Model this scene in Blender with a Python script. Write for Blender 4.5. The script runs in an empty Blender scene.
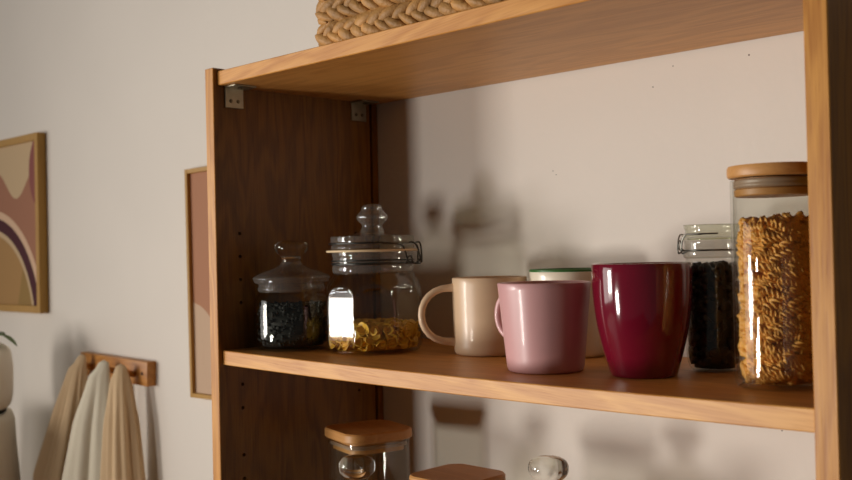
import bpy, bmesh, math, random
from mathutils import Vector, Matrix, noise
C = bpy.context.scene.collection
PI = math.pi
rnd = random.Random(7)

# ------------------------------------------------------------------ materials
def srgb(r, g, b):
    f = lambda c: (c/255/12.92) if c/255 <= .04045 else ((c/255+.055)/1.055)**2.4
    return (f(r), f(g), f(b), 1)

def mat(name):
    m = bpy.data.materials.new(name); m.use_nodes = True
    nt = m.node_tree; nt.nodes.clear()
    out = nt.nodes.new('ShaderNodeOutputMaterial')
    return m, nt, out

def N(nt, t, **kw):
    n = nt.nodes.new(t)
    for k, v in kw.items():
        if k.startswith('i_'): n.inputs[k[2:].replace('_', ' ')].default_value = v
        else: setattr(n, k, v)
    return n

def plain(name, col, rough=.5, spec=.5, metal=0, coat=0, bump=0, bscale=200, var=0, vscale=8, sheen=0, trans=0):
    m, nt, out = mat(name)
    p = N(nt, 'ShaderNodeBsdfPrincipled')
    p.inputs['Base Color'].default_value = col
    p.inputs['Roughness'].default_value = rough
    p.inputs['Specular IOR Level'].default_value = spec
    p.inputs['Metallic'].default_value = metal
    p.inputs['Coat Weight'].default_value = coat
    p.inputs['Sheen Weight'].default_value = sheen
    p.inputs['Transmission Weight'].default_value = trans
    tc = N(nt, 'ShaderNodeTexCoord')
    if var:
        nz = N(nt, 'ShaderNodeTexNoise'); nz.inputs['Scale'].default_value = vscale; nz.inputs['Detail'].default_value = 5
        nt.links.new(tc.outputs['Object'], nz.inputs['Vector'])
        r = N(nt, 'ShaderNodeValToRGB')
        r.color_ramp.elements[0].position = .3; r.color_ramp.elements[1].position = .7
        r.color_ramp.elements[0].color = tuple(c*(1-var) for c in col[:3])+(1,)
        r.color_ramp.elements[1].color = tuple(min(1, c*(1+var)) for c in col[:3])+(1,)
        nt.links.new(nz.outputs['Fac'], r.inputs['Fac']); nt.links.new(r.outputs['Color'], p.inputs['Base Color'])
    if bump:
        nz = N(nt, 'ShaderNodeTexNoise'); nz.inputs['Scale'].default_value = bscale; nz.inputs['Detail'].default_value = 4
        nt.links.new(tc.outputs['Object'], nz.inputs['Vector'])
        b = N(nt, 'ShaderNodeBump'); b.inputs['Strength'].default_value = bump; b.inputs['Distance'].default_value = .002
        nt.links.new(nz.outputs['Fac'], b.inputs['Height']); nt.links.new(b.outputs['Normal'], p.inputs['Normal'])
    nt.links.new(p.outputs[0], out.inputs[0])
    return m

def wood(name, base, dark, axis, rough=.42, scale=1.0, seed=0.0, skew=0.0, contrast=1.0, spec=.4):
    """veneer with the grain running along one axis"""
    m, nt, out = mat(name)
    p = N(nt, 'ShaderNodeBsdfPrincipled'); p.inputs['Roughness'].default_value = rough
    p.inputs['Specular IOR Level'].default_value = spec
    tc = N(nt, 'ShaderNodeTexCoord')
    mp = N(nt, 'ShaderNodeMapping')
    mp.inputs['Location'].default_value = (seed, seed*.7, seed*1.3)
    if skew: mp.inputs['Rotation'].default_value = (0, skew, 0)
    nt.links.new(tc.outputs['Object'], mp.inputs['Vector'])
    def stretched(long_s, cross_s, detail, dist=0.0):
        s = [cross_s*scale]*3; s['XYZ'.index(axis)] = long_s*scale
        q = N(nt, 'ShaderNodeMapping'); q.inputs['Scale'].default_value = s
        nt.links.new(mp.outputs[0], q.inputs['Vector'])
        z = N(nt, 'ShaderNodeTexNoise'); z.inputs['Scale'].default_value = 1; z.inputs['Detail'].default_value = detail
        z.inputs['Distortion'].default_value = dist
        nt.links.new(q.outputs[0], z.inputs['Vector'])
        return z.outputs['Fac']
    big = stretched(4, 26, 2, .6)
    # growth rings: bands of a warped field
    mul = N(nt, 'ShaderNodeMath', operation='MULTIPLY'); mul.inputs[1].default_value = 34
    nt.links.new(big, mul.inputs[0])
    sn = N(nt, 'ShaderNodeMath', operation='SINE'); nt.links.new(mul.outputs[0], sn.inputs[0])
    fine = stretched(14, 520, 3)
    pore = stretched(30, 900, 2)
    mr = N(nt, 'ShaderNodeMapRange'); mr.inputs[1].default_value = -1; mr.inputs[2].default_value = 1
    mr.inputs[3].default_value = 0; mr.inputs[4].default_value = .45*contrast
    nt.links.new(sn.outputs[0], mr.inputs[0])
    mf = N(nt, 'ShaderNodeMapRange'); mf.inputs[1].default_value = .35; mf.inputs[2].default_value = .7
    mf.inputs[3].default_value = 0; mf.inputs[4].default_value = .4*contrast
    nt.links.new(fine, mf.inputs[0])
    mq = N(nt, 'ShaderNodeMapRange'); mq.inputs[1].default_value = .58; mq.inputs[2].default_value = .68
    mq.inputs[3].default_value = 0; mq.inputs[4].default_value = .35*contrast
    nt.links.new(pore, mq.inputs[0])
    a1 = N(nt, 'ShaderNodeMath', operation='ADD'); nt.links.new(mr.outputs[0], a1.inputs[0]); nt.links.new(mf.outputs[0], a1.inputs[1])
    a2 = N(nt, 'ShaderNodeMath', operation='ADD', use_clamp=True); nt.links.new(a1.outputs[0], a2.inputs[0]); nt.links.new(mq.outputs[0], a2.inputs[1])
    mix = N(nt, 'ShaderNodeMix', data_type='RGBA')
    nt.links.new(a2.outputs[0], mix.inputs['Factor'])
    mix.inputs[6].default_value = base; mix.inputs[7].default_value = dark
    nt.links.new(mix.outputs[2], p.inputs['Base Color'])
    b = N(nt, 'ShaderNodeBump'); b.inputs['Strength'].default_value = .12; b.inputs['Distance'].default_value = .0006; b.invert = True
    nt.links.new(a2.outputs[0], b.inputs['Height']); nt.links.new(b.outputs[0], p.inputs['Normal'])
    nt.links.new(p.outputs[0], out.inputs[0])
    return m

def thin_glass(name, tint=(.985, .99, .98, 1), strength=1.0, haze=0.0):
    """thin pane: light passes straight, the rest mirrors by Fresnel"""
    m, nt, out = mat(name)
    tr = N(nt, 'ShaderNodeBsdfTransparent'); tr.inputs[0].default_value = tint
    gl = N(nt, 'ShaderNodeBsdfGlossy'); gl.inputs['Roughness'].default_value = .03
    lw = N(nt, 'ShaderNodeLayerWeight'); lw.inputs['Blend'].default_value = .5
    pw = N(nt, 'ShaderNodeMath', operation='POWER'); pw.inputs[1].default_value = 5
    nt.links.new(lw.outputs['Facing'], pw.inputs[0])
    mu = N(nt, 'ShaderNodeMath', operation='MULTIPLY_ADD', use_clamp=True); mu.inputs[1].default_value = .9*strength; mu.inputs[2].default_value = .045*strength
    nt.links.new(pw.outputs[0], mu.inputs[0])
    mx = N(nt, 'ShaderNodeMixShader')
    nt.links.new(mu.outputs[0], mx.inputs[0]); nt.links.new(tr.outputs[0], mx.inputs[1]); nt.links.new(gl.outputs[0], mx.inputs[2])
    last = mx
    if haze:
        df = N(nt, 'ShaderNodeBsdfDiffuse'); df.inputs[0].default_value = (.8, .78, .74, 1)
        m2 = N(nt, 'ShaderNodeMixShader'); m2.inputs[0].default_value = haze
        nt.links.new(mx.outputs[0], m2.inputs[1]); nt.links.new(df.outputs[0], m2.inputs[2]); last = m2
    nt.links.new(last.outputs[0], out.inputs[0])
    return m

def solid_glass(name, col=(.97, .98, .96, 1), rough=.0):
    m, nt, out = mat(name)
    g = N(nt, 'ShaderNodeBsdfGlass'); g.inputs['IOR'].default_value = 1.47; g.inputs['Roughness'].default_value = rough
    g.inputs['Color'].default_value = col
    nt.links.new(g.outputs[0], out.inputs[0])
    return m

def wall_mat():
    m, nt, out = mat('painted_plaster')
    p = N(nt, 'ShaderNodeBsdfPrincipled'); p.inputs['Roughness'].default_value = .75
    p.inputs['Specular IOR Level'].default_value = .25
    tc = N(nt, 'ShaderNodeTexCoord')
    base = srgb(228, 221, 211)
    n1 = N(nt, 'ShaderNodeTexNoise'); n1.inputs['Scale'].default_value = 3; n1.inputs['Detail'].default_value = 4
    nt.links.new(tc.outputs['Object'], n1.inputs['Vector'])
    r = N(nt, 'ShaderNodeValToRGB'); r.color_ramp.elements[0].position = .35; r.color_ramp.elements[1].position = .65
    r.color_ramp.elements[0].color = tuple(c*.965 for c in base[:3])+(1,); r.color_ramp.elements[1].color = base
    nt.links.new(n1.outputs['Fac'], r.inputs['Fac'])
    nt.links.new(r.outputs[0], p.inputs['Base Color'])
    n2 = N(nt, 'ShaderNodeTexNoise'); n2.inputs['Scale'].default_value = 120; n2.inputs['Detail'].default_value = 3
    nt.links.new(tc.outputs['Object'], n2.inputs['Vector'])
    n3 = N(nt, 'ShaderNodeTexNoise'); n3.inputs['Scale'].default_value = 26; n3.inputs['Detail'].default_value = 2
    nt.links.new(tc.outputs['Object'], n3.inputs['Vector'])
    ad = N(nt, 'ShaderNodeMath', operation='ADD'); nt.links.new(n2.outputs['Fac'], ad.inputs[0]); nt.links.new(n3.outputs['Fac'], ad.inputs[1])
    b = N(nt, 'ShaderNodeBump'); b.inputs['Strength'].default_value = .25; b.inputs['Distance'].default_value = .0012
    nt.links.new(ad.outputs[0], b.inputs['Height']); nt.links.new(b.outputs[0], p.inputs['Normal'])
    nt.links.new(p.outputs[0], out.inputs[0])
    return m

OAK = srgb(220, 160, 84); OAKD = srgb(184, 118, 48)
M = {}
M['wall'] = wall_mat()
M['oak_x'] = wood('oak_edge_long', OAK, OAKD, 'X', seed=2.3, skew=.10)
M['oak_x2'] = wood('oak_edge_long_pale', srgb(224, 166, 88), OAKD, 'X', seed=5.1, skew=-.06)
M['oak_z'] = wood('oak_panel_upright', srgb(208, 148, 68), srgb(160, 98, 32), 'Z', seed=1.7)
M['veneer_side_shade'] = wood('oak_side_veneer_shade', srgb(144, 98, 30), srgb(98, 60, 14), 'Z', seed=7.7)  # darker than the edging, with the unit's inside shade put into its colour
M['veneer_shelf'] = wood('oak_shelf_veneer', srgb(220, 160, 86), srgb(190, 128, 62), 'X', seed=8.3)
M['lid_wood'] = wood('bamboo_lid', srgb(200, 148, 88), srgb(164, 110, 56), 'X', scale=.8, seed=9.2, contrast=.6)
M['rail_wood'] = wood('rail_wood', srgb(200, 138, 64), srgb(160, 98, 36), 'X', seed=4.4)
M['frame_wood'] = wood('frame_wood', srgb(180, 136, 58), srgb(154, 110, 42), 'Z', seed=3.4, contrast=.5)
M['floor'] = wood('floor_boards', srgb(150, 110, 72), srgb(110, 76, 46), 'X', seed=6.0, scale=.4)
M['metal'] = plain('zinc_bracket', srgb(176, 170, 150), .38, metal=1, var=.1, vscale=90)
M['screw'] = plain('screw_metal', srgb(120, 112, 96), .4, metal=1)
M['hole'] = plain('drilled_hole_dark', srgb(26, 16, 8), .9)
M['wire'] = plain('steel_wire', srgb(120, 120, 112), .28, metal=1)
M['wire_dark'] = plain('dark_steel_wire', srgb(84, 84, 80), .32, metal=1)
M['rubber'] = plain('cream_rubber', srgb(226, 200, 158), .5, var=.04)
M['rubber_clear'] = plain('silicone_ring', srgb(165, 140, 118), .35, spec=.5)
M['glass'] = thin_glass('jar_glass', (.965, .97, .95, 1), .95)
M['glass_green'] = thin_glass('thick_lid_glass', (.93, .95, .86, 1), 1.6, .06)
M['glass_haze'] = thin_glass('ground_glass_neck', (.89, .89, .85, 1), 1.7, .07)
M['crystal'] = solid_glass('solid_glass')
M['mug_beige'] = plain('beige_glaze', srgb(214, 184, 150), .38, coat=.15, bump=.02, var=.03, vscale=30)
M['mug_pink'] = plain('dusty_pink_glaze', srgb(206, 158, 157), .36, coat=.12, var=.02, vscale=40)
M['mug_white'] = plain('off_white_enamel', srgb(232, 222, 200), .3, coat=.3)
M['rim_green'] = plain('green_rim', srgb(52, 104, 48), .35)
M['mug_burg'] = plain('burgundy_glaze', srgb(108, 12, 36), .1, coat=.9, var=.03, vscale=30)
M['mug_burg'].node_tree.nodes['Principled BSDF'].inputs['Coat Roughness'].default_value = .04
M['pasta_y'] = plain('yellow_pasta', srgb(226, 176, 48), .5, var=.18, vscale=60)
M['pasta_o'] = plain('brown_pasta', srgb(230, 168, 78), .5, var=.2, vscale=70)
M['tea'] = plain('dark_tea', srgb(34, 34, 30), .6, spec=.25, var=.4, vscale=120)
M['prune'] = plain('black_dried_fruit', srgb(30, 34, 36), .45, var=.35, vscale=60)
M['basket'] = plain('water_hyacinth', srgb(176, 130, 72), .6, var=.36, vscale=38, bump=.5, bscale=260)
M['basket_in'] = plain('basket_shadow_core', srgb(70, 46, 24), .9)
M['print_card'] = plain('print_paper', srgb(190, 148, 122), .6)
M['towel_tan'] = plain('tan_cotton', srgb(212, 184, 146), .9, spec=.1, bump=.4, bscale=500, sheen=.2)
M['towel_white'] = plain('white_cotton', srgb(226, 218, 196), .9, spec=.1, bump=.4, bscale=500, sheen=.2)
M['towel_band'] = plain('brown_cotton', srgb(146, 104, 74), .9, spec=.1, bump=.4, bscale=500)
M['leaf'] = plain('green_leaf', srgb(76, 108, 40), .5, var=.2, vscale=40)
M['vase'] = plain('matt_white_ceramic', srgb(236, 228, 212), .7, var=.03)
M['vase_foot'] = plain('dark_foot', srgb(40, 38, 32), .6)
M['linen'] = plain('white_linen', srgb(236, 229, 212), .9, spec=.1, bump=.4, bscale=500)

# ------------------------------------------------------------------ mesh helpers
def finish(name, bm, m=None, parent=None, smooth=False, loc=None, mats=None, auto=None):
    bmesh.ops.recalc_face_normals(bm, faces=bm.faces)
    me = bpy.data.meshes.new(name); bm.to_mesh(me); bm.free()
    for x in (mats or [m]): me.materials.append(x)
    if smooth:
        for p in me.polygons: p.use_smooth = True
    if auto:
        for p in me.polygons: p.use_smooth = True
        me.update()
        ev = {}
        for p in me.polygons:
            for ek in p.edge_keys: ev.setdefault(ek, []).append(p.normal.copy())
        for e in me.edges:
            ns = ev.get(tuple(e.key), [])
            e.use_edge_sharp = len(ns) == 2 and ns[0].angle(ns[1], 0) > auto
    o = bpy.data.objects.new(name, me); C.objects.link(o)
    if parent: o.parent = parent
    if loc: o.location = loc
    return o

def thing(name, label, cat, loc=(0, 0, 0), rz=0, group=None):
    o = bpy.data.objects.new(name, None); C.objects.link(o)
    o.location = loc; o.rotation_euler = (0, 0, rz); o.empty_display_size = .02
    o['label'] = label; o['category'] = cat
    if group: o['group'] = group
    return o

def tag(o, label, cat, group=None, kind=None):
    o['label'] = label; o['category'] = cat
    if group: o['group'] = group
    if kind: o['kind'] = kind
    return o

def box(bm, x0, x1, y0, y1, z0, z1, bev=0, seg=1):
    r = bmesh.ops.create_cube(bm, size=1, matrix=Matrix.Translation(((x0+x1)/2, (y0+y1)/2, (z0+z1)/2)) @ Matrix.Diagonal((x1-x0, y1-y0, z1-z0, 1)))
    if bev:
        es = list({e for v in r['verts'] for e in v.link_edges})
        bmesh.ops.bevel(bm, geom=es, offset=bev, segments=seg, affect='EDGES', profile=.5)

def lathe(bm, prof, seg=64, shape=None, cx=0, cy=0, closed_top=False, closed_bot=False):
    """prof: [(r, z)]; shape(theta, r, z) -> radius"""
    rings = []
    for r, z in prof:
        ring = []
        for k in range(seg):
            t = 2*PI*k/seg
            q = shape(t, r, z) if shape else r
            ring.append(bm.verts.new((cx+q*math.cos(t), cy+q*math.sin(t), z)))
        rings.append(ring)
    for a, b in zip(rings, rings[1:]):
        for k in range(seg):
            bm.faces.new((a[k], a[(k+1) % seg], b[(k+1) % seg], b[k]))
    if closed_bot: bm.faces.new(rings[0][::-1])
    if closed_top: bm.faces.new(rings[-1])
    return rings

def smoothprof(pts, n=6):
    """Catmull-Rom through profile points"""
    out = []
    P = [pts[0]]+list(pts)+[pts[-1]]
    for i in range(1, len(P)-2):
        for k in range(n):
            t = k/n; a, b, c, d = P[i-1], P[i], P[i+1], P[i+2]
            out.append(tuple(.5*((2*b[j])+(-a[j]+c[j])*t+(2*a[j]-5*b[j]+4*c[j]-d[j])*t*t+(-a[j]+3*b[j]-3*c[j]+d[j])*t**3) for j in (0, 1)))
    out.append(pts[-1])
    return [(max(0.0002, r), z) for r, z in out]

def tube(bm, pts, r, seg=10, closed=False, rads=None):
    pts = [Vector(p) for p in pts]; n = len(pts); rings = []
    up = Vector((0, 0, 1)); prev = None
    for i, p in enumerate(pts):
        if closed: d = pts[(i+1) % n]-pts[i-1]
        else: d = pts[min(i+1, n-1)]-pts[max(i-1, 0)]
        d.normalize()
        if prev is None:
            a = up if abs(d.dot(up)) < .95 else Vector((1, 0, 0))
            u = d.cross(a).normalized()
        else:
            u = (prev - d*prev.dot(d)).normalized()
        prev = u; v = d.cross(u)
        rr = rads[i] if rads else r
        rings.append([bm.verts.new(p+u*rr*math.cos(2*PI*k/seg)+v*rr*math.sin(2*PI*k/seg)) for k in range(seg)])
    m = n if closed else n-1
    for i in range(m):
        a, b = rings[i], rings[(i+1) % n]
        for k in range(seg): bm.faces.new((a[k], a[(k+1) % seg], b[(k+1) % seg], b[k]))
    if not closed:
        bm.faces.new(rings[0][::-1]); bm.faces.new(rings[-1])

def ctube(bm, ctrl, r, n=8, **kw):
    P = [ctrl[0]]+list(ctrl)+[ctrl[-1]]; out = []
    for i in range(1, len(P)-2):
        for k in range(n):
            t = k/n; a, b, c, d = P[i-1], P[i], P[i+1], P[i+2]
            out.append(tuple(.5*((2*b[j])+(-a[j]+c[j])*t+(2*a[j]-5*b[j]+4*c[j]-d[j])*t*t+(-a[j]+3*b[j]-3*c[j]+d[j])*t**3) for j in range(3)))
    out.append(tuple(ctrl[-1]))
    tube(bm, out, r, **kw)

def rrect(w, d, r, n=8):
    pts = []
    for cx, cy, a0 in ((w-r, d-r, 0), (-w+r, d-r, PI/2), (-w+r, -d+r, PI), (w-r, -d+r, 1.5*PI)):
        for k in range(n+1):
            a = a0+PI/2*k/n; pts.append((cx+r*math.cos(a), cy+r*math.sin(a)))
    return pts

def loft(bm, secs, cap=(True, True)):
    """secs: list of (outline points, z)"""
    rings = [[bm.verts.new((x, y, z)) for x, y in o] for o, z in secs]; n = len(rings[0])
    for a, b in zip(rings, rings[1:]):
        for k in range(n): bm.faces.new((a[k], a[(k+1) % n], b[(k+1) % n], b[k]))
    if cap[0]: bm.faces.new(rings[0][::-1])
    if cap[1]: bm.faces.new(rings[-1])

# ------------------------------------------------------------------ room and camera (metres; shelf front plane y=0, wall y=D)
T = .018; W = .7633; D = .2824; H = .3539; REC = .0066; HP = .004; SAG = .0031; LOW = -.325
FL = -1.05
TILT = .0028
def sag(x): return -SAG*4*x*(W-x)/W**2-TILT*x/W
WALLX0, WALLX1, TOPZ = -3.2, 2.6, 1.5
def cutbox(name, x0, x1, y0, y1, z0, z1, m):
    bm = bmesh.new(); box(bm, x0, x1, y0, y1, z0, z1)
    o = finish(name, bm, m); o['kind'] = 'structure'; return o
wall = cutbox('wall_back', WALLX0, WALLX1, D, D+.12, FL, TOPZ, M['wall'])
floor = cutbox('floor', WALLX0, WALLX1, -3.0, D, FL-.05, FL, M['floor'])
# small nail holes and a scuff in the plaster
bm = bmesh.new()
for x, z, r in ((.5797, .3194, .0011), (.4887, .321, .0008), (.4623, .3009, .0009), (.3173, .2155, .0009), (.322, .2105, .0007), (.605, -.075, .0009)):
    bmesh.ops.create_uvsphere(bm, u_segments=8, v_segments=6, radius=r*.8, matrix=Matrix.Translation((x, D, z)) @ Matrix.Diagonal((1, .3, 1, 1)))
finish('nail_mark', bm, M['hole'], wall)

cam = bpy.data.cameras.new('camera'); co = bpy.data.objects.new('camera', cam); C.objects.link(co)
yaw, pit, rol = .7779259863, .012330746865, -.02264952869
r = Vector((math.cos(yaw), math.sin(yaw), 0)); fw = Vector((-math.sin(yaw), math.cos(yaw), 0)); u = Vector((0, 0, 1))
F_ = fw*math.cos(pit)+u*math.sin(pit); u2 = u*math.cos(pit)-fw*math.sin(pit)
R_ = r*math.cos(rol)+u2*math.sin(rol); U_ = u2*math.cos(rol)-r*math.sin(rol)
mw = Matrix((R_, U_, -F_)).transposed().to_4x4(); mw.translation = Vector((1.0793329523, -.71842372359, .1181159732))
co.matrix_world = mw
cam.sensor_width = 36; cam.lens = 1006.4249*36/852; cam.clip_start = .01
cam.dof.use_dof = True; cam.dof.focus_distance = 1.06; cam.dof.aperture_fstop = 8
bpy.context.scene.camera = co

# ------------------------------------------------------------------ shelving unit
shelfu = thing('shelving_unit', 'open oak veneer shelving unit holding the jars and mugs against the wall', 'shelving unit', (0, 0, 0))
def holes_panel(name, x0, x1, inner, mt):
    """upright with two columns of shelf-pin holes and a groove for a back sheet cut into its inner face"""
    s = 1 if inner == x1 else -1
    bm = bmesh.new(); box(bm, x0, x1, 0, D-.001, FL, H+HP, .0008)
    o = finish(name, bm, mt, shelfu)
    bm = bmesh.new()
    box(bm, min(inner, inner-s*.007), max(inner, inner-s*.007)+.0, .2655, .2705, FL-.1, H+HP+.1)
    if s > 0:
        for v in bm.verts:
            if abs(v.co.x-inner) < 1e-6: v.co.x += .002
    else:
        for v in bm.verts:
            if abs(v.co.x-inner) < 1e-6: v.co.x -= .002
    for y in (.0358, .235):
        for z in [.148-.0296*k for k in range(4)]+[-.0457, -.076]+[-.136-.0303*k for k in range(5)]:
            bmesh.ops.create_cone(bm, cap_ends=True, segments=14, radius1=.0024, radius2=.0024, depth=.024,
                                  matrix=Matrix.Translation((inner, y, z)) @ Matrix.Rotation(PI/2, 4, 'Y'))
    cut = finish('cutter', bm, mt)
    md = o.modifiers.new('b', 'BOOLEAN'); md.object = cut; md.operation = 'DIFFERENCE'; md.solver = 'EXACT'
    bpy.context.view_layer.update()
    dg = bpy.context.evaluated_depsgraph_get()
    me = bpy.data.meshes.new_from_object(o.evaluated_get(dg))
    o.modifiers.clear(); o.data = me
    bpy.data.objects.remove(cut)
    return o
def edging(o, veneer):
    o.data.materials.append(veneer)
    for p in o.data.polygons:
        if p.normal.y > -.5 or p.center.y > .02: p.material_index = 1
edging(holes_panel('side_panel', -T, 0, 0, M['oak_z']), M['veneer_side_shade'])
edging(holes_panel('side_panel', W, W+T, W, M['oak_z']), M['veneer_side_shade'])
def shelf(name, ztop, s, m, y1=D-.003, tilt=0.0):
    bm = bmesh.new(); n = 40; cols = []; b = .0009
    for i in range(n+1):
        x = .0004+(W-.0008)*i/n; dz = -s*4*x*(W-x)/W**2-tilt*x/W
        cols.append([bm.verts.new((x, y, ztop+z+dz)) for y, z in ((REC, -b), (REC+b, 0), (y1-b, 0), (y1, -b), (y1, -T+b), (y1-b, -T), (REC+b, -T), (REC, -T+b))])
    for a, c in zip(cols, cols[1:]):
        for k in range(8): bm.faces.new((a[k], a[(k+1) % 8], c[(k+1) % 8], c[k]))
    bm.faces.new(cols[0][::-1]); bm.faces.new(cols[-1])
    o = finish(name, bm, m, shelfu); edging(o, M['veneer_shelf']); return o
shelf('top_panel', H, 0, M['oak_x'], tilt=.0022)
shelf('shelf', 0, SAG, M['oak_x2'], tilt=TILT)
shelf('shelf', LOW, .001, M['oak_x'])
shelf('bottom_panel', FL+.08, 0, M['oak_x'])
def bracket(y0, y1, zt, zb, mir=1):
    bm = bmesh.new(); ys = (y0+y1)/2; top = H-T
    box(bm, .0002, .0024, y0, y1, zb, top-.0003, .0006)
    box(bm, .0002, .026, y0-.001, y1+.004, top-.0026, top-.0003, .0006)
    br = finish('corner_bracket', bm, M['metal'], shelfu)
    for dy in (-.0055, .0055):
        bm = bmesh.new()
        bmesh.ops.create_cone(bm, cap_ends=True, segments=16, radius1=.0026, radius2=.0018, depth=.0014, matrix=Matrix.Translation((.003, ys+dy, zb+.009)) @ Matrix.Rotation(PI/2, 4, 'Y'))
        box(bm, .0035, .0039, ys+dy-.0014, ys+dy+.0014, zb+.0087, zb+.0093)
        finish('screw', bm, M['screw'], br)
    bm = bmesh.new()
    bmesh.ops.create_cone(bm, cap_ends=True, segments=16, radius1=.0035, radius2=.0028, depth=.0016, matrix=Matrix.Translation((.015, ys, top-.0032)))
    finish('screw', bm, M['screw'], br)
bracket(.0165, .0445, .3355, .3085)
bracket(.230, .258, .3355, .3085)

# ------------------------------------------------------------------ mugs
def cup_mesh(rb, rt, h, bulge=0, wall_t=.0035, seg=72, lip=.0012):
    prof = [(.0004, .002), (rb*.72, .002), (rb*.78, .0), (rb*.90, .0)]
    prof += [(rb*.97, .0012), (rb*1.0, .0045)]
    n = 14
    for i in range(1, n+1):
        t = i/n; z = .0045+(h-.0045-lip)*t
        prof.append((rb+(rt-rb)*t+bulge*math.sin(PI*t), z))
    prof += [(rt-.0006, h-.0003), (rt-wall_t*.5, h), (rt-wall_t+.0004, h-.0006)]
    for i in range(n, -1, -1):
        t = i/n; z = .006+(h-.006-lip*2)*t
        prof.append((max(.0004, rb+(rt-rb)*t+bulge*math.sin(PI*t)-wall_t-(.006 if i == 0 else 0)), z))
    prof.append((.0004, .0058))
    bm = bmesh.new(); lathe(bm, prof, seg, closed_bot=True, closed_top=True)
    return bm
VR = Vector((.7125, .7016))     # direction running rightwards across the picture
def mug(name, label, cat, c, rb, rt, h, m, bulge=0, handle=None, **kw):
    t = thing(name, label, cat, (c[0], c[1], sag(c[0])))
    finish('body', cup_mesh(rb, rt, h, bulge, **kw), m, t, smooth=True)
    if handle:
        az, z0, z1, reach, r0 = handle
        d = Vector((math.cos(az), math.sin(az)))
        def rr(z): tt = z/h; return rb+(rt-rb)*tt+bulge*math.sin(PI*tt)-.002
        pts = [(d*rr(z1), z1)]
        zm, hh = (z0+z1)/2, (z1-z0)/2
        for k in range(0, 13):
            a = PI/2-PI*k/12
            pts.append((d*(rr(zm)+.002+ (reach-.004)*max(0, math.cos(a))**.85+.002), zm+hh*math.sin(a)*(1.0)))
        pts.append((d*rr(z0), z0))
        P = [(q.x, q.y, z) for q, z in pts]
        bm = bmesh.new()
        n = len(P); rads = [r0*(1.45 if i in (0, n-1) else 1.15 if i in (1, n-2) else 1) for i in range(n)]
        out = []; ro = []
        for i in range(n-1):
            for k in range(3):
                s = k/3; out.append(Vector(P[i]).lerp(Vector(P[i+1]), s)); ro.append(rads[i]*(1-s)+rads[i+1]*s)
        out.append(Vector(P[-1])); ro.append(rads[-1])
        tube(bm, out, r0, seg=14, rads=ro)
        # flatten a little across its width
        o = finish('handle', bm, m, t, smooth=True)
    return t
AZL = math.atan2(-VR.y, -VR.x)
mug('mug', 'beige ceramic mug with round handle at left, beside the clip jar of yellow pasta', 'mug', (.2885, .1905), .0434, .0447, .0912, M['mug_beige'], handle=(AZL+.12, .0155, .0795, .0405, .0042))
mug('mug', 'dusty pink tapered mug standing in front, between beige and burgundy ones', 'mug', (.4437, .0965), .0392, .0474, .0900, M['mug_pink'], handle=(AZL-.93, .030, .078, .031, .0036))
mug('mug', 'glossy burgundy mug, tallest of the mugs, narrowing to its base', 'mug', (.5480, .1145), .0325, .0475, .1080, M['mug_burg'], bulge=.0045, handle=(2.3, .024, .084, .032, .0045))
wm = mug('mug', 'off-white mug with thin green rim, behind the pink mug', 'mug', (.3770, .2280), .0437, .0447, .0985, M['mug_white'], handle=(.25, .030, .082, .028, .0042))
bm = bmesh.new(); tube(bm, [(.0433*math.cos(2*PI*k/72), .0433*math.sin(2*PI*k/72), .0984) for k in range(72)], .0019, seg=10, closed=True)
finish('rim', bm, M['rim_green'], wm, smooth=True)['label'] = 'green rim'

# ------------------------------------------------------------------ fillings
def lump_fill(name, c, zb, zt, rad, m, n, size, kind, seed, core, flat=False, shape=None, parent=None):
    rg = random.Random(seed); bm = bmesh.new()
    lathe(bm, [(.001, zb), (rad*core, zb), (rad*core, zt-size*1.1), (.001, zt-size*1.1)], 24)
    for i in range(n):
        top = i < n*(.3 if zt-zb > .05 else .35)
        a = rg.uniform(0, 2*PI)
        if top: rr = rad*math.sqrt(rg.random())*.94; z = zt-size*rg.uniform(.1, 1.0)
        else: rr = rad*rg.uniform(.84, .97); z = rg.uniform(zb+min(size*.5, .0045), zt-size*.4)
        sc = shape(a) if shape else 1
        p = Vector((rr*sc*math.cos(a), rr*sc*math.sin(a), z))
        rot = Matrix.Rotation(rg.uniform(0, 6.28), 4, 'Z') @ Matrix.Rotation(rg.uniform(0, 6.28), 4, 'X') @ Matrix.Rotation(rg.uniform(0, 6.28), 4, 'Y')
        kind(bm, Matrix.Translation(p) @ rot, size, rg, p)
    lim = rad*(1.08 if kind is k_fusilli else 1.045)      # everything stays inside the glass
    for v in bm.verts:
        v.co.z = max(v.co.z, zb+.0003)
        q = math.hypot(v.co.x, v.co.y)
        if q > lim: v.co.x *= lim/q; v.co.y *= lim/q
    o = finish(name, bm, m, parent, smooth=True)
    o.location = c
    return o
def k_lump(bm, mx, s, rg, p):
    r = bmesh.ops.create_icosphere(bm, subdivisions=1, radius=s*.5*rg.uniform(.7, 1.1), matrix=mx @ Matrix.Diagonal((1.3, .9, .7, 1)))
    for v in r['verts']: v.co += Vector((rg.uniform(-1, 1), rg.uniform(-1, 1), rg.uniform(-1, 1)))*s*.06
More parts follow.
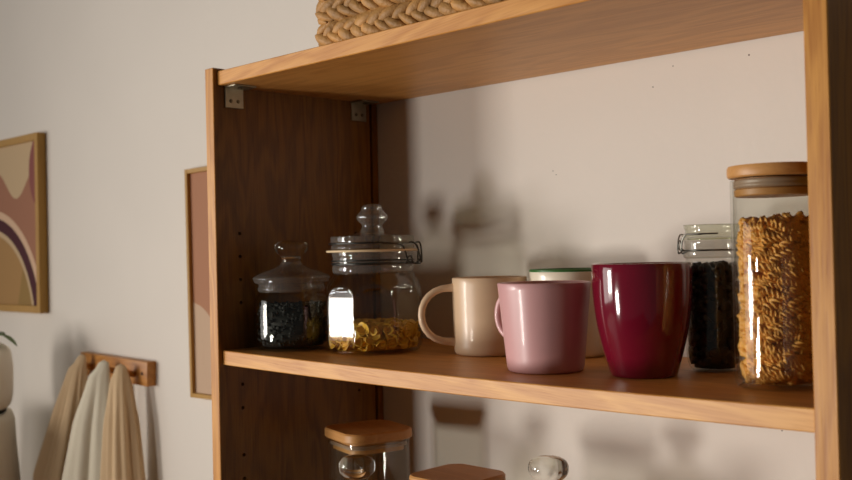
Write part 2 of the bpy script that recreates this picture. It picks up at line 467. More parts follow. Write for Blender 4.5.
def k_coin(bm, mx, s, rg, p):
    """thin cupped pasta round with a raised lip, mostly lying face outwards"""
    out = Vector((p.x, p.y, 0)).normalized() if Vector((p.x, p.y, 0)).length > .6*.05 else Vector((0, 0, 1))
    q = (out+Vector((rg.uniform(-.9, .9), rg.uniform(-.9, .9), rg.uniform(-.9, .9)))).normalized()
    mx = Matrix.Translation(p) @ q.to_track_quat('Z', 'Y').to_matrix().to_4x4()
    R = s*rg.uniform(.8, 1.15); rings = []
    for rr, z in ((.05, .08), (.55, .04), (.78, .12), (.95, .14), (1, .04), (.9, -.05), (.4, -.06), (.05, -.06)):
        rings.append([bm.verts.new(mx @ Vector((R*rr*math.cos(2*PI*k/12), R*rr*math.sin(2*PI*k/12)*.86, R*z))) for k in range(12)])
    for a, b in zip(rings, rings[1:]):
        for k in range(12): bm.faces.new((a[k], a[(k+1) % 12], b[(k+1) % 12], b[k]))
def k_fusilli(bm, mx, s, rg, p):
    out = Vector((p.x, p.y, 0))
    if out.length > 1e-3: out.normalize()
    tang = Vector((-out.y, out.x, 0)); a = rg.uniform(-.55, .95)
    ax = (tang*math.cos(a)*rg.choice((1, 1, 1, -1))+Vector((0, 0, 1))*math.sin(a)+out*rg.uniform(-.18, .05)).normalized()
    mx = Matrix.Translation(p-out*.003) @ ax.to_track_quat('Z', 'Y').to_matrix().to_4x4()
    L = s*rg.uniform(.8, 1.1); R = .0044; n = 16; rings = []; ph = rg.uniform(0, 6)
    curve = 14
    for i in range(n+1):
        z = -L/2+L*i/n; tw = ph+2*PI*1.5*i/n
        ring = []
        for k in range(12):
            t = 2*PI*k/12; rr = R*(.70+.30*math.cos(3*t)) if True else R
            rr = max(rr, R*.3)
            v = Vector((rr*math.cos(t+tw), rr*math.sin(t+tw), z)); v.x += curve*z*z*.5
            ring.append(bm.verts.new(mx @ v))
        rings.append(ring)
    for q, b in zip(rings, rings[1:]):
        for k in range(12): bm.faces.new((q[k], q[(k+1) % 12], b[(k+1) % 12], b[k]))
    bm.faces.new(rings[0][::-1]); bm.faces.new(rings[-1])

# ------------------------------------------------------------------ glass jars
def knob_bm(prof, seg=40, facets=0, z0=0):
    bm = bmesh.new()
    sh = (lambda t, r, z: r*(1+.05*abs(math.sin(facets*t/2)))) if facets else None
    lathe(bm, smoothprof([(r, z+z0) for r, z in prof], 5), seg, shape=sh, closed_bot=True, closed_top=True)
    return bm

# apothecary jar with dark leaves
P1 = (.0515, .0785)
j = thing('glass_jar', 'small round apothecary jar of dark dried leaves, leftmost on the middle shelf', 'jar', (P1[0], P1[1], sag(P1[0]))); j.scale = (1.01, 1.01, 1.02)
bm = bmesh.new()
lathe(bm, smoothprof([(.001, .0035), (.034, .003), (.0395, .0005), (.0445, .0035), (.0478, .012), (.0482, .03), (.048, .052), (.0462, .064), (.0425, .070), (.0415, .074)], 5), 72)
lathe(bm, smoothprof([(.001, .0065), (.035, .0065), (.043, .009), (.0462, .016), (.0466, .03), (.0464, .052), (.0446, .063), (.041, .069)], 5), 72)
finish('body', bm, M['glass'], j, smooth=True)
bm = bmesh.new()
lathe(bm, smoothprof([(.0415, .072), (.0432, .076), (.0415, .079), (.0432, .082), (.0468, .0835), (.0475, .086)], 4), 64)
finish('neck_ring', bm, M['glass_haze'], j, smooth=True)
bm = bmesh.new()
lathe(bm, smoothprof([(.0475, .0862), (.049, .0885), (.0465, .0915), (.036, .0965), (.024, .1005), (.0155, .1045), (.0125, .109)], 5), 64)
ld = finish('lid', bm, M['glass_haze'], j, smooth=True)
finish('knob', knob_bm([(.0118, .107), (.0118, .113), (.0138, .1165), (.0195, .122), (.0212, .1275), (.0185, .1325), (.011, .1355), (.004, .1362)]), M['crystal'], ld, smooth=True)
o = lump_fill('dried_leaves', (P1[0], P1[1], sag(P1[0])), .005, .059, .0444, M['tea'], 520, .0055, k_lump, 3, .88)
tag(o, 'dark dried leaves filling the small apothecary jar', 'tea', kind='stuff')

# clip-top jar with yellow pasta
P2 = (.1534, .1266); z2 = sag(P2[0])
j = thing('clip_top_jar', 'squat glass clip jar with faceted sides and tall knob, half full of yellow pasta', 'jar', (P2[0], P2[1], z2), rz=.085)
def facet(t, r, z):
    k = 8; h = PI/k
    a = (t+h) % (2*h)-h
    # flat recessed panels with arched tops between rounded ridges
    d = (a/(h*.90))**4+max(0, (z-.050)/.028)**2+max(0, (.013-z)/.010)**2
    w = max(0, min(1, (1.12-d)/.24)); w = w*w*(3-2*w)
    flat = math.cos(h*.90)/math.cos(a)*1.0
    return r*1.035*((1-w)+w*flat)
bm = bmesh.new()
lathe(bm, smoothprof([(.001, .004), (.040, .0035), (.048, .0006), (.0545, .003), (.0595, .011), (.0605, .03), (.0605, .055), (.0598, .070), (.0562, .083), (.0505, .0925), (.0475, .0975)], 9), 192, shape=facet)
lathe(bm, smoothprof([(.001, .0075), (.042, .0075), (.052, .010), (.0572, .017), (.0583, .03), (.0583, .055), (.0575, .069), (.054, .082), (.0485, .091), (.0455, .0965)], 9), 192, shape=facet)
finish('body', bm, M['glass'], j, smooth=True)
bm = bmesh.new()
lathe(bm, smoothprof([(.0475, .0965), (.0500, .0985), (.0505, .104), (.0495, .1075), (.0495, .116), (.0505, .119), (.0505, .1225)], 4), 72)
finish('neck', bm, M['glass_haze'], j, smooth=True)
bm = bmesh.new()
lathe(bm, [(.046, .1228), (.0570, .1230), (.0577, .1243), (.0570, .1256), (.046, .1258), (.046, .1228)], 72)
finish('rubber_gasket', bm, M['rubber'], j, smooth=True)
bm = bmesh.new()
lathe(bm, smoothprof([(.044, .1262), (.0512, .1265), (.0515, .130), (.0500, .1325), (.0518, .135), (.0518, .1405), (.0500, .1425), (.030, .1440), (.018, .1465), (.0155, .1475)], 4), 72, closed_bot=True)
ld = finish('lid', bm, M['glass_green'], j, smooth=True)
finish('knob', knob_bm([(.0150, .1462), (.0140, .1500), (.0120, .1545), (.0138, .1585), (.0182, .1630), (.0186, .1680), (.0150, .1720), (.0125, .1755), (.0120, .1790), (.007, .1820), (.0015, .1825)], 48, 8), M['glass_haze'], ld, smooth=True)
bm = bmesh.new()
tube(bm, [(.0508*math.cos(2*PI*k/64), .0508*math.sin(2*PI*k/64), .1085) for k in range(64)], .0013, seg=8, closed=True)
tube(bm, [(.0508*math.cos(2*PI*k/64), .0508*math.sin(2*PI*k/64), .1125) for k in range(64)], .0009, seg=8, closed=True)
finish('neck_wire', bm, M['wire_dark'], j, smooth=True)
# bail and latch: faces the right side of the picture, slightly towards the camera
az = .42-.085
def cyl(a, r, z): return (r*math.cos(az+a), r*math.sin(az+a), z)
bm = bmesh.new()
arc = [cyl(a, .0535, .1335) for a in [(-2.9+.22*i) for i in range(10)]]
ctube(bm, arc+[cyl(-.50, .0545, .131), cyl(-.40, .0560, .124), cyl(-.34, .0560, .116), cyl(-.28, .056, .1105), cyl(-.10, .057, .1095)], .0011, seg=8)
arc = [cyl(-a, .0535, .1335) for a in [(-1.75+.14*i) for i in range(9)]]
ctube(bm, arc+[cyl(.50, .0545, .131), cyl(.40, .0560, .124), cyl(.34, .0560, .116), cyl(.28, .056, .1105), cyl(.10, .057, .1095)], .0011, seg=8)
finish('wire_bail', bm, M['wire_dark'], j, smooth=True)
bm = bmesh.new()
ctube(bm, [cyl(-.42, .0560, .1085), cyl(-.40, .059, .1105), cyl(-.38, .0600, .1155), cyl(-.28, .0600, .1165), cyl(-.24, .060, .1105), cyl(-.20, .060, .1085), cyl(0, .0605, .1078), cyl(.24, .060, .1085), cyl(.28, .0600, .1165), cyl(.38, .06, .1155), cyl(.42, .056, .1085)], .0011, seg=8)
ctube(bm, [cyl(-.22, .0545, .1335), cyl(-.18, .0590, .1335), cyl(-.10, .0620, .129), cyl(-.05, .0638, .118), cyl(0, .0645, .1095), cyl(.05, .0638, .118), cyl(.10, .0620, .129), cyl(.18, .0590, .1335), cyl(.22, .0545, .1335)], .0011, seg=8)
finish('latch', bm, M['wire_dark'], j, smooth=True)
o = lump_fill('yellow_pasta', (P2[0], P2[1], z2), .0045, .0345, .0545, M['pasta_y'], 620, .0066, k_coin, 11, .84)
tag(o, 'yellow pasta rounds heaped in the clip-top jar', 'pasta', kind='stuff')

# bail jar with black contents
P3 = (.5823, .1881); z3 = sag(P3[0])
j = thing('clip_top_jar', 'straight clip-top jar of black dried fruit, between burgundy mug and spiral pasta', 'jar', (P3[0], P3[1], z3)); j.scale = (.89, .89, 1)
bm = bmesh.new()
lathe(bm, smoothprof([(.001, .004), (.018, .003), (.022, .0004), (.0262, .003), (.0295, .012), (.0302, .03), (.0302, .07), (.0302, .093), (.0296, .102), (.0282, .107), (.0285, .112)], 5), 72)
lathe(bm, smoothprof([(.001, .0075), (.018, .0075), (.025, .009), (.028, .016), (.0286, .03), (.0286, .092), (.028, .101), (.0265, .107)], 5), 72)
finish('body', bm, M['glass'], j, smooth=True)
bm = bmesh.new()
lathe(bm, smoothprof([(.0285, .1105), (.0310, .1125), (.0312, .117), (.0300, .119), (.0302, .126), (.0308, .1285)], 4), 64)
finish('neck', bm, M['glass_haze'], j, smooth=True)
bm = bmesh.new()
lathe(bm, [(.026, .1287), (.0325, .1288), (.0331, .1298), (.0325, .1308), (.026, .1309), (.026, .1287)], 64)
finish('rubber_gasket', bm, M['glass_green'], j, smooth=True)
bm = bmesh.new()
lathe(bm, smoothprof([(.024, .1312), (.0312, .1315), (.0315, .1335), (.0288, .1355), (.0286, .1385), (.0298, .1400), (.0298, .1425), (.0285, .1438), (.001, .144)], 4), 64, closed_bot=True)
finish('lid', bm, M['glass_green'], j, smooth=True)
bm = bmesh.new()
tube(bm, [(.0312*math.cos(2*PI*k/64), .0312*math.sin(2*PI*k/64), .1185) for k in range(64)], .0008, seg=8, closed=True)
finish('neck_wire', bm, M['wire'], j, smooth=True)
az = AZL
bm = bmesh.new()
for s in (1, -1):
    ctube(bm, [cyl(s*1.5, .0325, .1345), cyl(s*1.0, .0325, .1345), cyl(s*.55, .034, .1345), cyl(s*.38, .0345, .1335), cyl(s*.26, .0358, .129), cyl(s*.22, .0366, .121), cyl(s*.2, .0362, .1165), cyl(s*.25, .0345, .1160), cyl(s*.4, .0318, .1185)], .0008, seg=8)
finish('wire_bail', bm, M['wire'], j, smooth=True)
bm = bmesh.new()
ctube(bm, [cyl(-.22, .0325, .1185), cyl(-.16, .0352, .1205), cyl(-.13, .0358, .127), cyl(0, .036, .1285), cyl(.13, .0358, .127), cyl(.16, .0352, .1205), cyl(.22, .0325, .1185)], .0008, seg=8)
finish('latch', bm, M['wire'], j, smooth=True)
o = lump_fill('black_dried_fruit', (P3[0], P3[1], z3), .003, .104, .0240, M['prune'], 300, .012, k_lump, 5, .82)
tag(o, 'black dried fruit filling the straight clip-top jar', 'dried fruit', kind='stuff')

# tall storage jar with spiral pasta
P4 = (.6869, .1081); z4 = sag(P4[0])
j = thing('storage_jar', 'tall straight glass jar with wooden lid, full of brown spiral pasta', 'jar', (P4[0], P4[1], z4)); j.scale = (1, 1, 1.018)
bm = bmesh.new()
lathe(bm, [(.001, .0035), (.031, .003), (.0325, .0004), (.0348, .0010), (.0363, .003), (.0368, .006), (.0370, .012), (.0370, .09), (.0370, .1735), (.0366, .1742)], 96)
lathe(bm, [(.001, .006), (.032, .006), (.0342, .0075), (.0348, .012), (.0348, .09), (.0348, .1738), (.0366, .1742)], 96)
finish('body', bm, M['glass'], j, smooth=True)
bm = bmesh.new(); lathe(bm, [(.001, .1762), (.0378, .1762), (.0390, .1775), (.0393, .1800), (.0392, .1845), (.0383, .1862), (.001, .1868)], 80)
ld = finish('lid', bm, M['lid_wood'], j, auto=.6)
bm = bmesh.new(); lathe(bm, [(.001, .1605), (.0325, .1605), (.0335, .1615), (.0335, .1660), (.0325, .1668), (.0315, .1670), (.0315, .1753)], 80)
finish('plug', bm, M['lid_wood'], ld, auto=.6)
bm = bmesh.new(); lathe(bm, [(.0316, .1672), (.0338, .1678), (.0347, .1695), (.0338, .1708), (.0338, .1722), (.0345, .1735), (.0325, .1748), (.0316, .175)], 80)
finish('seal_ring', bm, M['rubber_clear'], ld, smooth=True)
o = lump_fill('spiral_pasta', (P4[0], P4[1], z4), 0.004, .1425, .0318, M['pasta_o'], 760, .021, k_fusilli, 21, .74)
tag(o, 'brown spiral pasta packed in the tall wooden-lidded jar', 'pasta', kind='stuff')

# ------------------------------------------------------------------ lower shelf
def square_jar(label, cx, cy, rot, hw, ztop, r=.016):
    zb = LOW-.001
    t = thing('storage_jar', label, 'jar', (cx, cy, zb), rot); h = ztop-zb
    bm = bmesh.new(); o = hw-.003
    loft(bm, [(rrect(o-.004, o-.004, r-.004), .0004), (rrect(o, o, r), .004), (rrect(o, o, r), h-.014)], cap=(True, False))
    loft(bm, [(rrect(o-.006, o-.006, r-.005), .006), (rrect(o-.0025, o-.0025, r-.0025), .010), (rrect(o-.0025, o-.0025, r-.0025), h-.014)], cap=(True, False))
    finish('body', bm, M['glass'], t, auto=.9)
    bm = bmesh.new()
    loft(bm, [(rrect(hw-.0015, hw-.0015, r), h-.0125), (rrect(hw, hw, r), h-.0105), (rrect(hw, hw, r), h-.002), (rrect(hw-.0015, hw-.0015, r-.001), h)])
    l = finish('lid', bm, M['lid_wood'], t, auto=.6)
    bm = bmesh.new(); loft(bm, [(rrect(hw-.009, hw-.009, r-.004), h-.027), (rrect(hw-.009, hw-.009, r-.004), h-.0123)])
    finish('plug', bm, M['lid_wood'], l, auto=.6)
    bm = bmesh.new(); loft(bm, [(rrect(hw-.0058, hw-.0058, r-.003), h-.021), (rrect(hw-.0055, hw-.0055, r-.003), h-.0195), (rrect(hw-.0066, hw-.0066, r-.003), h-.018), (rrect(hw-.0058, hw-.0058, r-.003), h-.0165)])
    finish('seal_ring', bm, M['rubber_clear'], l, auto=.9)
square_jar('square glass jar with wooden lid, leftmost on the lower shelf', .108, .153, -.27, .0475, -.1055, .022)
square_jar('lower wooden-lidded square jar, between the two glass knobs', .3245, .0885, 0, .0425, -.1245, .018)
def knob_jar(label, x, y, top, group=None):
    zb = LOW-.001; h = top-zb; s = h-.225
    t = thing('glass_jar', label, 'jar', (x, y, zb))
    bm = bmesh.new()
    lathe(bm, smoothprof([(.001, .004), (.034, .003), (.038, .0005), (.0415, .004), (.0428, .014), (.0428, .06), (.0428, .13+s), (.041, .143+s), (.038, .148+s)], 5), 64)
    lathe(bm, smoothprof([(.001, .007), (.034, .007), (.040, .010), (.0412, .02), (.0412, .13+s), (.0395, .142+s)], 5), 64)
    finish('body', bm, M['glass'], t, smooth=True)
    bm = bmesh.new()
    lathe(bm, smoothprof([(.038, .148+s), (.0405, .152+s), (.042, .157+s), (.039, .163+s), (.028, .171+s), (.018, .178+s), (.0125, .185+s), (.011, .191+s)], 5), 64)
    l = finish('lid', bm, M['glass_haze'], t, smooth=True)
    finish('knob', knob_bm([(.0105, .190+s), (.0105, .194+s), (.0135, .199+s), (.0195, .2055+s), (.0215, .2125+s), (.0195, .2195+s), (.012, .224+s), (.002, .225+s)], 48), M['crystal'], l, smooth=True)
knob_jar('clear round jar whose solid glass knob rises before the leftmost wooden lid', .2, .052, -.1145)
knob_jar('clear round jar whose glass knob stands farthest right on the lower shelf', .42, .127, -.1)

# ------------------------------------------------------------------ braided basket on top
bk = thing('wicker_basket', 'braided water hyacinth basket standing on top of the shelving unit', 'basket', (.1800, .018, H))
BW, BD, BH, RC = .36, .235, .165, .022
def peri(s):
    """point and outward normal along the rounded outline, s in metres from the front-left corner start"""
    segs = [('l', (RC, 0), (BW-RC, 0), (0, -1)), ('a', (BW-RC, RC), -PI/2), ('l', (BW, RC), (BW, BD-RC), (1, 0)), ('a', (BW-RC, BD-RC), 0),
            ('l', (BW-RC, BD), (RC, BD), (0, 1)), ('a', (RC, BD-RC), PI/2), ('l', (0, BD-RC), (0, RC), (-1, 0)), ('a', (RC, RC), PI)]
    for g in segs:
        L = (Vector(g[2])-Vector(g[1])).length if g[0] == 'l' else RC*PI/2
        if s <= L:
            if g[0] == 'l': p = Vector(g[1]).lerp(Vector(g[2]), s/L); return p, Vector(g[3])
            a = g[2]+s/RC; n = Vector((math.cos(a), math.sin(a))); return Vector(g[1])+n*RC, n
        s -= L
    return Vector((RC, 0)), Vector((0, -1))
PER = 2*(BW-2*RC)+2*(BD-2*RC)+2*PI*RC
bm = bmesh.new(); rg = random.Random(5)
rows = 6; rh = BH/rows; pitch = .0190; cnt = int(PER/pitch)
for row in range(rows):
    zc = rh*(row+.5)
    for i in range(cnt):
        for half in (-1, 1):
            s = (i+(.5 if half > 0 else 0)+rg.uniform(-.06, .06))*PER/cnt % PER
            p, n = peri(s); tg = Vector((-n.y, n.x)); 
            if n.y < -.5 and tg.x < 0: tg = -tg
            tilt = .48*half+rg.uniform(-.12, .12)
            L = .037*rg.uniform(.9, 1.12); wd = .0064*rg.uniform(.85, 1.15)
            T3 = Vector((tg.x, tg.y, 0)); N3 = Vector((n.x, n.y, 0)); Z3 = Vector((0, 0, 1))
            ax = T3*math.cos(tilt)+Z3*math.sin(tilt); sd = N3.cross(ax)
            c = Vector((p.x, p.y, zc+half*rh*.25))-N3*.0055
            rings = []; ns = 8
            for k in range(ns+1):
                t = k/ns; ww = math.sin(PI*min(1, max(0, .05+.90*t**.8)))**1.15+.04
                pos = c+ax*(t-.5)*L*1.25+N3*(.0045*math.sin(PI*t)+.0055*(.5-t))
                ring = []
                for q in range(8):
                    a = 2*PI*q/8
                    ridge = 1+.10*math.cos(4*a+i)
                    ring.append(bm.verts.new(pos+sd*wd*ww*math.cos(a)*ridge+N3*.0060*ww*math.sin(a)*ridge))
                rings.append(ring)
            for a_, b_ in zip(rings, rings[1:]):
                for k in range(8): bm.faces.new((a_[k], a_[(k+1) % 8], b_[(k+1) % 8], b_[k]))
            bm.faces.new(rings[0][::-1]); bm.faces.new(rings[-1])
finish('braided_wall', bm, M['basket'], bk, smooth=True)
def off(d):
    return [(BW/2+x, BD/2+y) for x, y in rrect(BW/2-d, BD/2-d, max(.004, RC-d))]
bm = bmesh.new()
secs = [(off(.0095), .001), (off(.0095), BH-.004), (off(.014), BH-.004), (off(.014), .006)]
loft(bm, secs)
finish('shadow_liner', bm, M['basket_in'], bk)  # dark inner shell, shade between the strands put into its colour
bm = bmesh.new()
for ph in (0, PI):
    tube(bm, [(*(peri(PER*k/360)[0]-peri(PER*k/360)[1]*(.006+.004*math.cos(k*.9+ph))), BH+.004*math.sin(k*.9+ph)) for k in range(360)], .0052, seg=8, closed=True)
finish('rim', bm, M['basket'], bk, smooth=True)

# ------------------------------------------------------------------ framed prints on the wall
def art_mat(name, build):
    m, nt, out = mat(name)
    p = N(nt, 'ShaderNodeBsdfPrincipled'); p.inputs['Roughness'].default_value = .6; p.inputs['Specular IOR Level'].default_value = .1
    tc = N(nt, 'ShaderNodeTexCoord'); sp = N(nt, 'ShaderNodeSeparateXYZ'); nt.links.new(tc.outputs['Object'], sp.inputs[0])
    def mth(op, a, b=None):
        n = N(nt, 'ShaderNodeMath', operation=op)
        for i, v in enumerate((a, b)):
            if v is None: continue
            if isinstance(v, (int, float)): n.inputs[i].default_value = v
            else: nt.links.new(v, n.inputs[i])
        return n.outputs[0]
    def mixc(fac, a, b):
        n = N(nt, 'ShaderNodeMix', data_type='RGBA'); nt.links.new(fac, n.inputs['Factor'])
        for i, v in ((6, a), (7, b)):
            if isinstance(v, tuple): n.inputs[i].default_value = v
            else: nt.links.new(v, n.inputs[i])
        return n.outputs[2]
    c = build(sp.outputs[0], sp.outputs[2], mth, mixc)
    nt.links.new(c, p.inputs['Base Color']); nt.links.new(p.outputs[0], out.inputs[0])
    return m
def frame(name, label, x0, z0, w, h, t, fw, artm, fm, tilt=0, group=None):
    cx, cz = x0+w/2, z0+h/2
    f = thing(name, label, 'framed print', (cx, D, cz)); f.rotation_euler = (0, tilt, 0)
    bm = bmesh.new()
    for a, b, c, d in ((-w/2, -w/2+fw, -h/2, h/2), (w/2-fw, w/2, -h/2, h/2), (-w/2+fw, w/2-fw, h/2-fw, h/2), (-w/2+fw, w/2-fw, -h/2, -h/2+fw)):
        box(bm, a, b, -t, -.0008, c, d, .0006)
    finish('frame', bm, fm, f)
    bm = bmesh.new(); box(bm, -w/2+fw-.001, w/2-fw+.001, -t+.007, -t+.0095, -h/2+fw-.001, h/2-fw+.001)
    finish('art_print', bm, artm, f)
    return f
def art1(x, z, mth, mixc):
    # x,z centred on the frame; right edge x=+.15
    rose = srgb(160, 112, 88); cream = srgb(196, 170, 134); mauve = srgb(138, 82, 76); plum = srgb(76, 38, 44); och = srgb(168, 130, 82); pale = srgb(212, 178, 148); oliv = srgb(150, 120, 70)
    # upper cream lobe: wavy lower edge
    w1 = mth('MULTIPLY', mth('SINE', mth('ADD', mth('MULTIPLY', x, 30), -2.2)), .032)
    e1 = mth('ADD', w1, .092)
    c = mixc(mth('GREATER_THAN', z, e1), rose, cream)
    # mauve shape at the upper right edge
    dx = mth('DIVIDE', mth('SUBTRACT', x, .150), .060); dz = mth('DIVIDE', mth('SUBTRACT', z, .115), .085)
    ee = mth('ADD', mth('MULTIPLY', dx, dx), mth('MULTIPLY', dz, dz))
    c = mixc(mth('LESS_THAN', ee, 1.0), c, mauve)
    # arch: nested curves lower part: centre at (-.02,-.20)
    ax = mth('DIVIDE', mth('SUBTRACT', x, -.125), .258); az_ = mth('DIVIDE', mth('SUBTRACT', z, -.235), .250)
    rr = mth('ADD', mth('MULTIPLY', ax, ax), mth('MULTIPLY', az_, az_))
    c = mixc(mth('LESS_THAN', rr, 1.20), c, pale)
    c = mixc(mth('LESS_THAN', rr, 1.05), c, plum)
    c = mixc(mth('LESS_THAN', rr, .83), c, cream)
    bx = mth('DIVIDE', mth('SUBTRACT', x, -.125), .225); bz = mth('DIVIDE', mth('SUBTRACT', z, -.235), .215)
    br = mth('ADD', mth('MULTIPLY', bx, bx), mth('MULTIPLY', bz, bz))
    c = mixc(mth('LESS_THAN', br, 1.0), c, och)
    gx = mth('ADD', x, mth('MULTIPLY', z, -.35))
    c = mixc(mth('MULTIPLY', mth('GREATER_THAN', gx, .085), mth('LESS_THAN', br, .999)), c, oliv)
    return c
def art2(x, z, mth, mixc):
    rose = srgb(172, 124, 96); pale = srgb(196, 168, 142)
    ax = mth('DIVIDE', mth('SUBTRACT', x, -.15), .12); az_ = mth('DIVIDE', mth('SUBTRACT', z, -.22), .185)
    rr = mth('ADD', mth('MULTIPLY', ax, ax), mth('MULTIPLY', az_, az_))
    return mixc(mth('LESS_THAN', rr, 1.0), rose, pale)
frame('framed_print', 'wooden framed abstract print in cream, rose and plum, at left above the white vase', -1.083-.30, .0030, .30, .400, .0205, .016, art_mat('abstract_curves_print', art1), M['frame_wood'])
frame('framed_print', 'narrow-looking framed rose-brown print partly hidden behind the shelving unit', -.4935, -.1295, .30, .408, .017, .008, art_mat('plain_rose_print', art2), M['frame_wood'], tilt=-.012)

# ------------------------------------------------------------------ peg rail and towels
RX0, RX1, RZ0, RZ1 = -.9006, -.6335, -.121, -.0745
rail = thing('peg_rail', 'short wooden peg rail screwed to the wall, holding three towels', 'peg rail', ((RX0+RX1)/2, D, (RZ0+RZ1)/2))
rail.rotation_euler = (0, .018, 0)
L2 = (RX1-RX0)/2; H2 = (RZ1-RZ0)/2
bm = bmesh.new(); box(bm, -L2, L2, -.020, -.0006, -H2, H2, .0015, 2)
finish('board', bm, M['rail_wood'], rail, auto=.6)
for k, x in enumerate((-.086, .012, .084)):
    bm = bmesh.new(); tube(bm, [(x, -.019, -.004), (x, -.030, -.001), (x, -.040, .003), (x, -.046, .005)], .007, seg=14, rads=[.006, .006, .008, .006])
    finish('peg', bm, M['rail_wood'], rail, smooth=True)
for x in (L2-.018, -L2+.012):
    bm = bmesh.new(); bmesh.ops.create_cone(bm, cap_ends=True, segments=14, radius1=.0035, radius2=.0028, depth=.0012, matrix=Matrix.Translation((x, -.0204, 0)) @ Matrix.Rotation(PI/2, 4, 'X'))
    finish('screw', bm, M['hole'], rail)
def towel(label, peg, keys, folds, seed, m, length=.52, band=True, squash=.45):
    """cloth gathered over a peg; keys: (drop, dx, dy, half width)"""
    rg = random.Random(seed); ph = [rg.uniform(0, 6.28) for _ in range(5)]
    t = bmesh.new(); n = 120; rows_ = 46; rings = []
    def lerp(v):
        for a, b in zip(keys, keys[1:]):
            if v <= b[0]:
                s = (v-a[0])/(b[0]-a[0]); s = s*s*(3-2*s) if a[0] == 0 else s
                return [a[i]*(1-s)+b[i]*s for i in range(1, 4)]
        return keys[-1][1:]
    vx, vy = .7125, .7016
    for i in range(rows_+1):
        v = length*i/rows_; dx, dy, hw = lerp(v)
        g = min(1, v/.10); ring = []
        for k in range(n):
            a = 2*PI*k/n
            f = 1+g*(.20*math.sin(folds*a+ph[0]+v*1.5)+.10*math.sin((folds*2+1)*a+ph[1]-v*3)+.05*math.sin((folds*3+2)*a+ph[2]))
            q1 = hw*f*math.cos(a); q2 = hw*squash*f*math.sin(a)
            # long axis across the picture (45 deg to the wall)
            ring.append(t.verts.new((dx+q1*vx-q2*vy*-1*.0+q2*(-vy), dy+q1*vy*.8+q2*vx, -v-.012*g*math.sin(folds*a+ph[3])*v/length)))
        rings.append(ring)
    for a_, b_ in zip(rings, rings[1:]):
        for k in range(n): t.faces.new((a_[k], a_[(k+1) % n], b_[(k+1) % n], b_[k]))
    top = t.verts.new((keys[0][1], keys[0][2], .006))
    for k in range(n): t.faces.new((rings[0][(k+1) % n], rings[0][k], top))
    for f in t.faces:
        z = f.calc_center_median().z
        if band and -.30 < z < -.262: f.material_index = 1
    o = finish('towel', t, None, None, smooth=True, mats=[m, M['towel_band']])
    o.location = peg
    return tag(o, label, 'towel')
py = D-.041; pz = -.083
towel('tan towel on the leftmost peg, behind the white one', (-.850, py, pz+.006), [(0, 0, 0, .010), (.03, -.006, -.008, .022), (.12, -.014, -.020, .036), (.24, -.026, -.038, .054), (.36, -.022, -.032, .058), (.6, -.01, -.02, .06)], 4, 3, M['towel_tan'], squash=.4)
towel('white towel hanging in the middle of the peg rail', (-.752, py-.004, pz), [(0, 0, 0, .012), (.03, -.004, -.008, .024), (.12, -.012, -.016, .040), (.24, -.018, -.022, .054), (.36, -.010, -.016, .052), (.6, -.006, -.014, .056)], 3, 12, M['towel_white'], squash=.4)
towel('tan towel hanging on the rightmost peg, in front of the white one', (-.682, py-.006, pz-.003), [(0, 0, 0, .012), (.03, .002, -.002, .022), (.12, .010, -.006, .032), (.24, .014, -.006, .041), (.36, .018, -.008, .046), (.6, .02, -.01, .05)], 4, 8, M['towel_tan'], band=False, squash=.5)

# ------------------------------------------------------------------ side table with vase at the left edge
TC = (-1.101, .011); TZ = -.190
tb = thing('side_table', 'small round table under a white cloth at the left edge, below the print', 'side table', (TC[0], TC[1], FL))
bm = bmesh.new(); lathe(bm, [(.001, TZ-FL-.022), (.170, TZ-FL-.022), (.175, TZ-FL-.018), (.175, TZ-FL-.008), (.172, TZ-FL-.004), (.001, TZ-FL-.004)], 48)
finish('tabletop', bm, M['rail_wood'], tb, auto=.6)
for k in range(3):
    a = 2*PI*k/3+.4
    bm = bmesh.new(); tube(bm, [(.11*math.cos(a), .11*math.sin(a), TZ-FL-.02), (.15*math.cos(a), .15*math.sin(a), .001)], .012, seg=12)
    finish('leg', bm, M['rail_wood'], tb, smooth=True)
bm = bmesh.new()
prof = [(.001, 0), (.10, 0), (.168, 0), (.178, -.004), (.183, -.02), (.184, -.06), (.187, -.12), (.190, -.20), (.193, -.32), (.196, -.45)]
lathe(bm, prof, 144, shape=lambda t, r, z: r*(1+min(1, max(0, -z-.006)/.2)*.05*(math.sin(11*t)+.4*math.sin(23*t+1))))
o = finish('tablecloth', bm, M['linen'], None, smooth=True, loc=(TC[0], TC[1], TZ))
tag(o, 'white cloth draped over the round table at the left edge', 'tablecloth')
VC = (-1.030, .078)
vs = thing('vase', 'matt off-white vase standing on the cloth-covered table, left edge', 'vase', (VC[0], VC[1], TZ+.0002))
bm = bmesh.new(); lathe(bm, smoothprof([(.001, .006), (.05, .006), (.080, .010), (.090, .030), (.092, .07), (.091, .105), (.084, .132), (.056, .1465), (.040, .150), (.042, .154), (.037, .154), (.036, .148), (.05, .14), (.078, .125), (.084, .09), (.08, .05), (.06, .02), (.001, .016)], 4), 64)
finish('body', bm, M['vase'], vs, smooth=True)
bm = bmesh.new(); lathe(bm, [(.001, 0), (.074, 0), (.078, .002), (.078, .006), (.070, .0075), (.001, .0075)], 48)
finish('foot', bm, M['vase_foot'], vs, auto=.6)['label'] = 'dark foot'
pl = thing('green_sprig', 'green leafy sprig bending over the rim of the white vase', 'plant', (VC[0], VC[1], TZ+.02))
bm = bmesh.new(); ctube(bm, [(0, 0, .0), (.002, .002, .10), (.016, .016, .136), (.040, .038, .144), (.060, .056, .140)], .0022, seg=8)
finish('stem', bm, M['leaf'], pl, smooth=True)
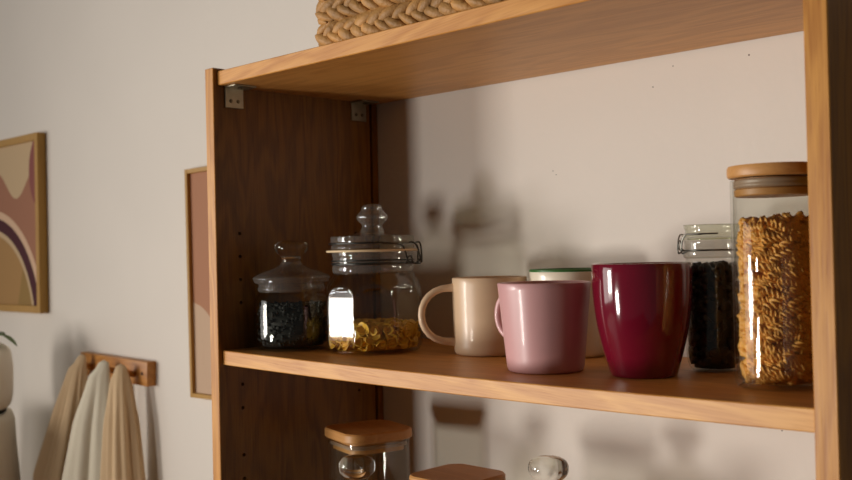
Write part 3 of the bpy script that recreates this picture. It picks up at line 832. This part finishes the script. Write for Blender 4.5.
def leafm(base, d, L, wd, droop):
    bm = bmesh.new(); d = Vector(d).normalized(); side = d.cross(Vector((0, 0, 1))).normalized(); prev = None; n = 10
    for s_ in (1, -1):
        pass
    rowsv = []
    for i in range(n+1):
        t = i/n; c = Vector(base)+d*L*t-Vector((0, 0, 1))*droop*t*t
        ww = wd*math.sin(PI*min(1, t*.97+.02))**.8
        rowsv.append([bm.verts.new(c+side*ww*q+Vector((0, 0, 1))*(.15*ww*abs(q)+.0006*0)) for q in (-1, -.5, 0, .5, 1)])
    for a, b in zip(rowsv, rowsv[1:]):
        for k in range(4): bm.faces.new((a[k], a[k+1], b[k+1], b[k]))
    o = finish('leaf', bm, M['leaf'], pl, smooth=True)
    md = o.modifiers.new('s', 'SOLIDIFY'); md.thickness = .0008
    return o
leafm((.056, .052, .141), (.7, .7, -.25), .034, .011, .016)
leafm((.030, .028, .143), (.2, -.9, .1), .04, .011, .02)
leafm((.010, .010, .130), (-.8, .2, .4), .05, .012, .02)
leafm((.040, .038, .144), (-.2, .9, .2), .035, .010, .012)

# ------------------------------------------------------------------ lights
def area(name, loc, target, sx, sy, power, col, spread=None):
    l = bpy.data.lights.new(name, 'AREA'); l.shape = 'RECTANGLE'; l.size = sx; l.size_y = sy; l.energy = power; l.color = col
    if spread: l.spread = spread
    o = bpy.data.objects.new(name, l); C.objects.link(o); o.location = loc
    d = Vector(target)-Vector(loc)
    q = d.to_track_quat('-Z', 'Y'); o.rotation_euler = q.to_euler()
    return o
area('window_pane', (-1.62, -2.05, .06), (1.05, .28, .05), .44, .70, 17, (1, .93, .86), spread=math.radians(112))
area('window_pane', (-.54, -2.05, -.40), (1.25, .28, .05), .26, .36, 11, (1, .93, .86), spread=math.radians(108))
area('window_side', (-3.5, -3.0, .3), (.6, .15, .05), 2.4, 2.2, 54, (1, .95, .90))
w = bpy.data.worlds.new('world'); bpy.context.scene.world = w; w.use_nodes = True
w.node_tree.nodes['Background'].inputs[0].default_value = (1, .94, .85, 1)
w.node_tree.nodes['Background'].inputs[1].default_value = .07

sc = bpy.context.scene
sc.view_settings.view_transform = 'Standard'; sc.view_settings.look = 'None'
sc.view_settings.exposure = -.24; sc.view_settings.gamma = 1
sc.cycles.use_denoising = True
sc.cycles.transparent_max_bounces = 24; sc.cycles.max_bounces = 14
sc.cycles.caustics_refractive = False; sc.cycles.caustics_reflective = False
sc.cycles.sample_clamp_indirect = 6
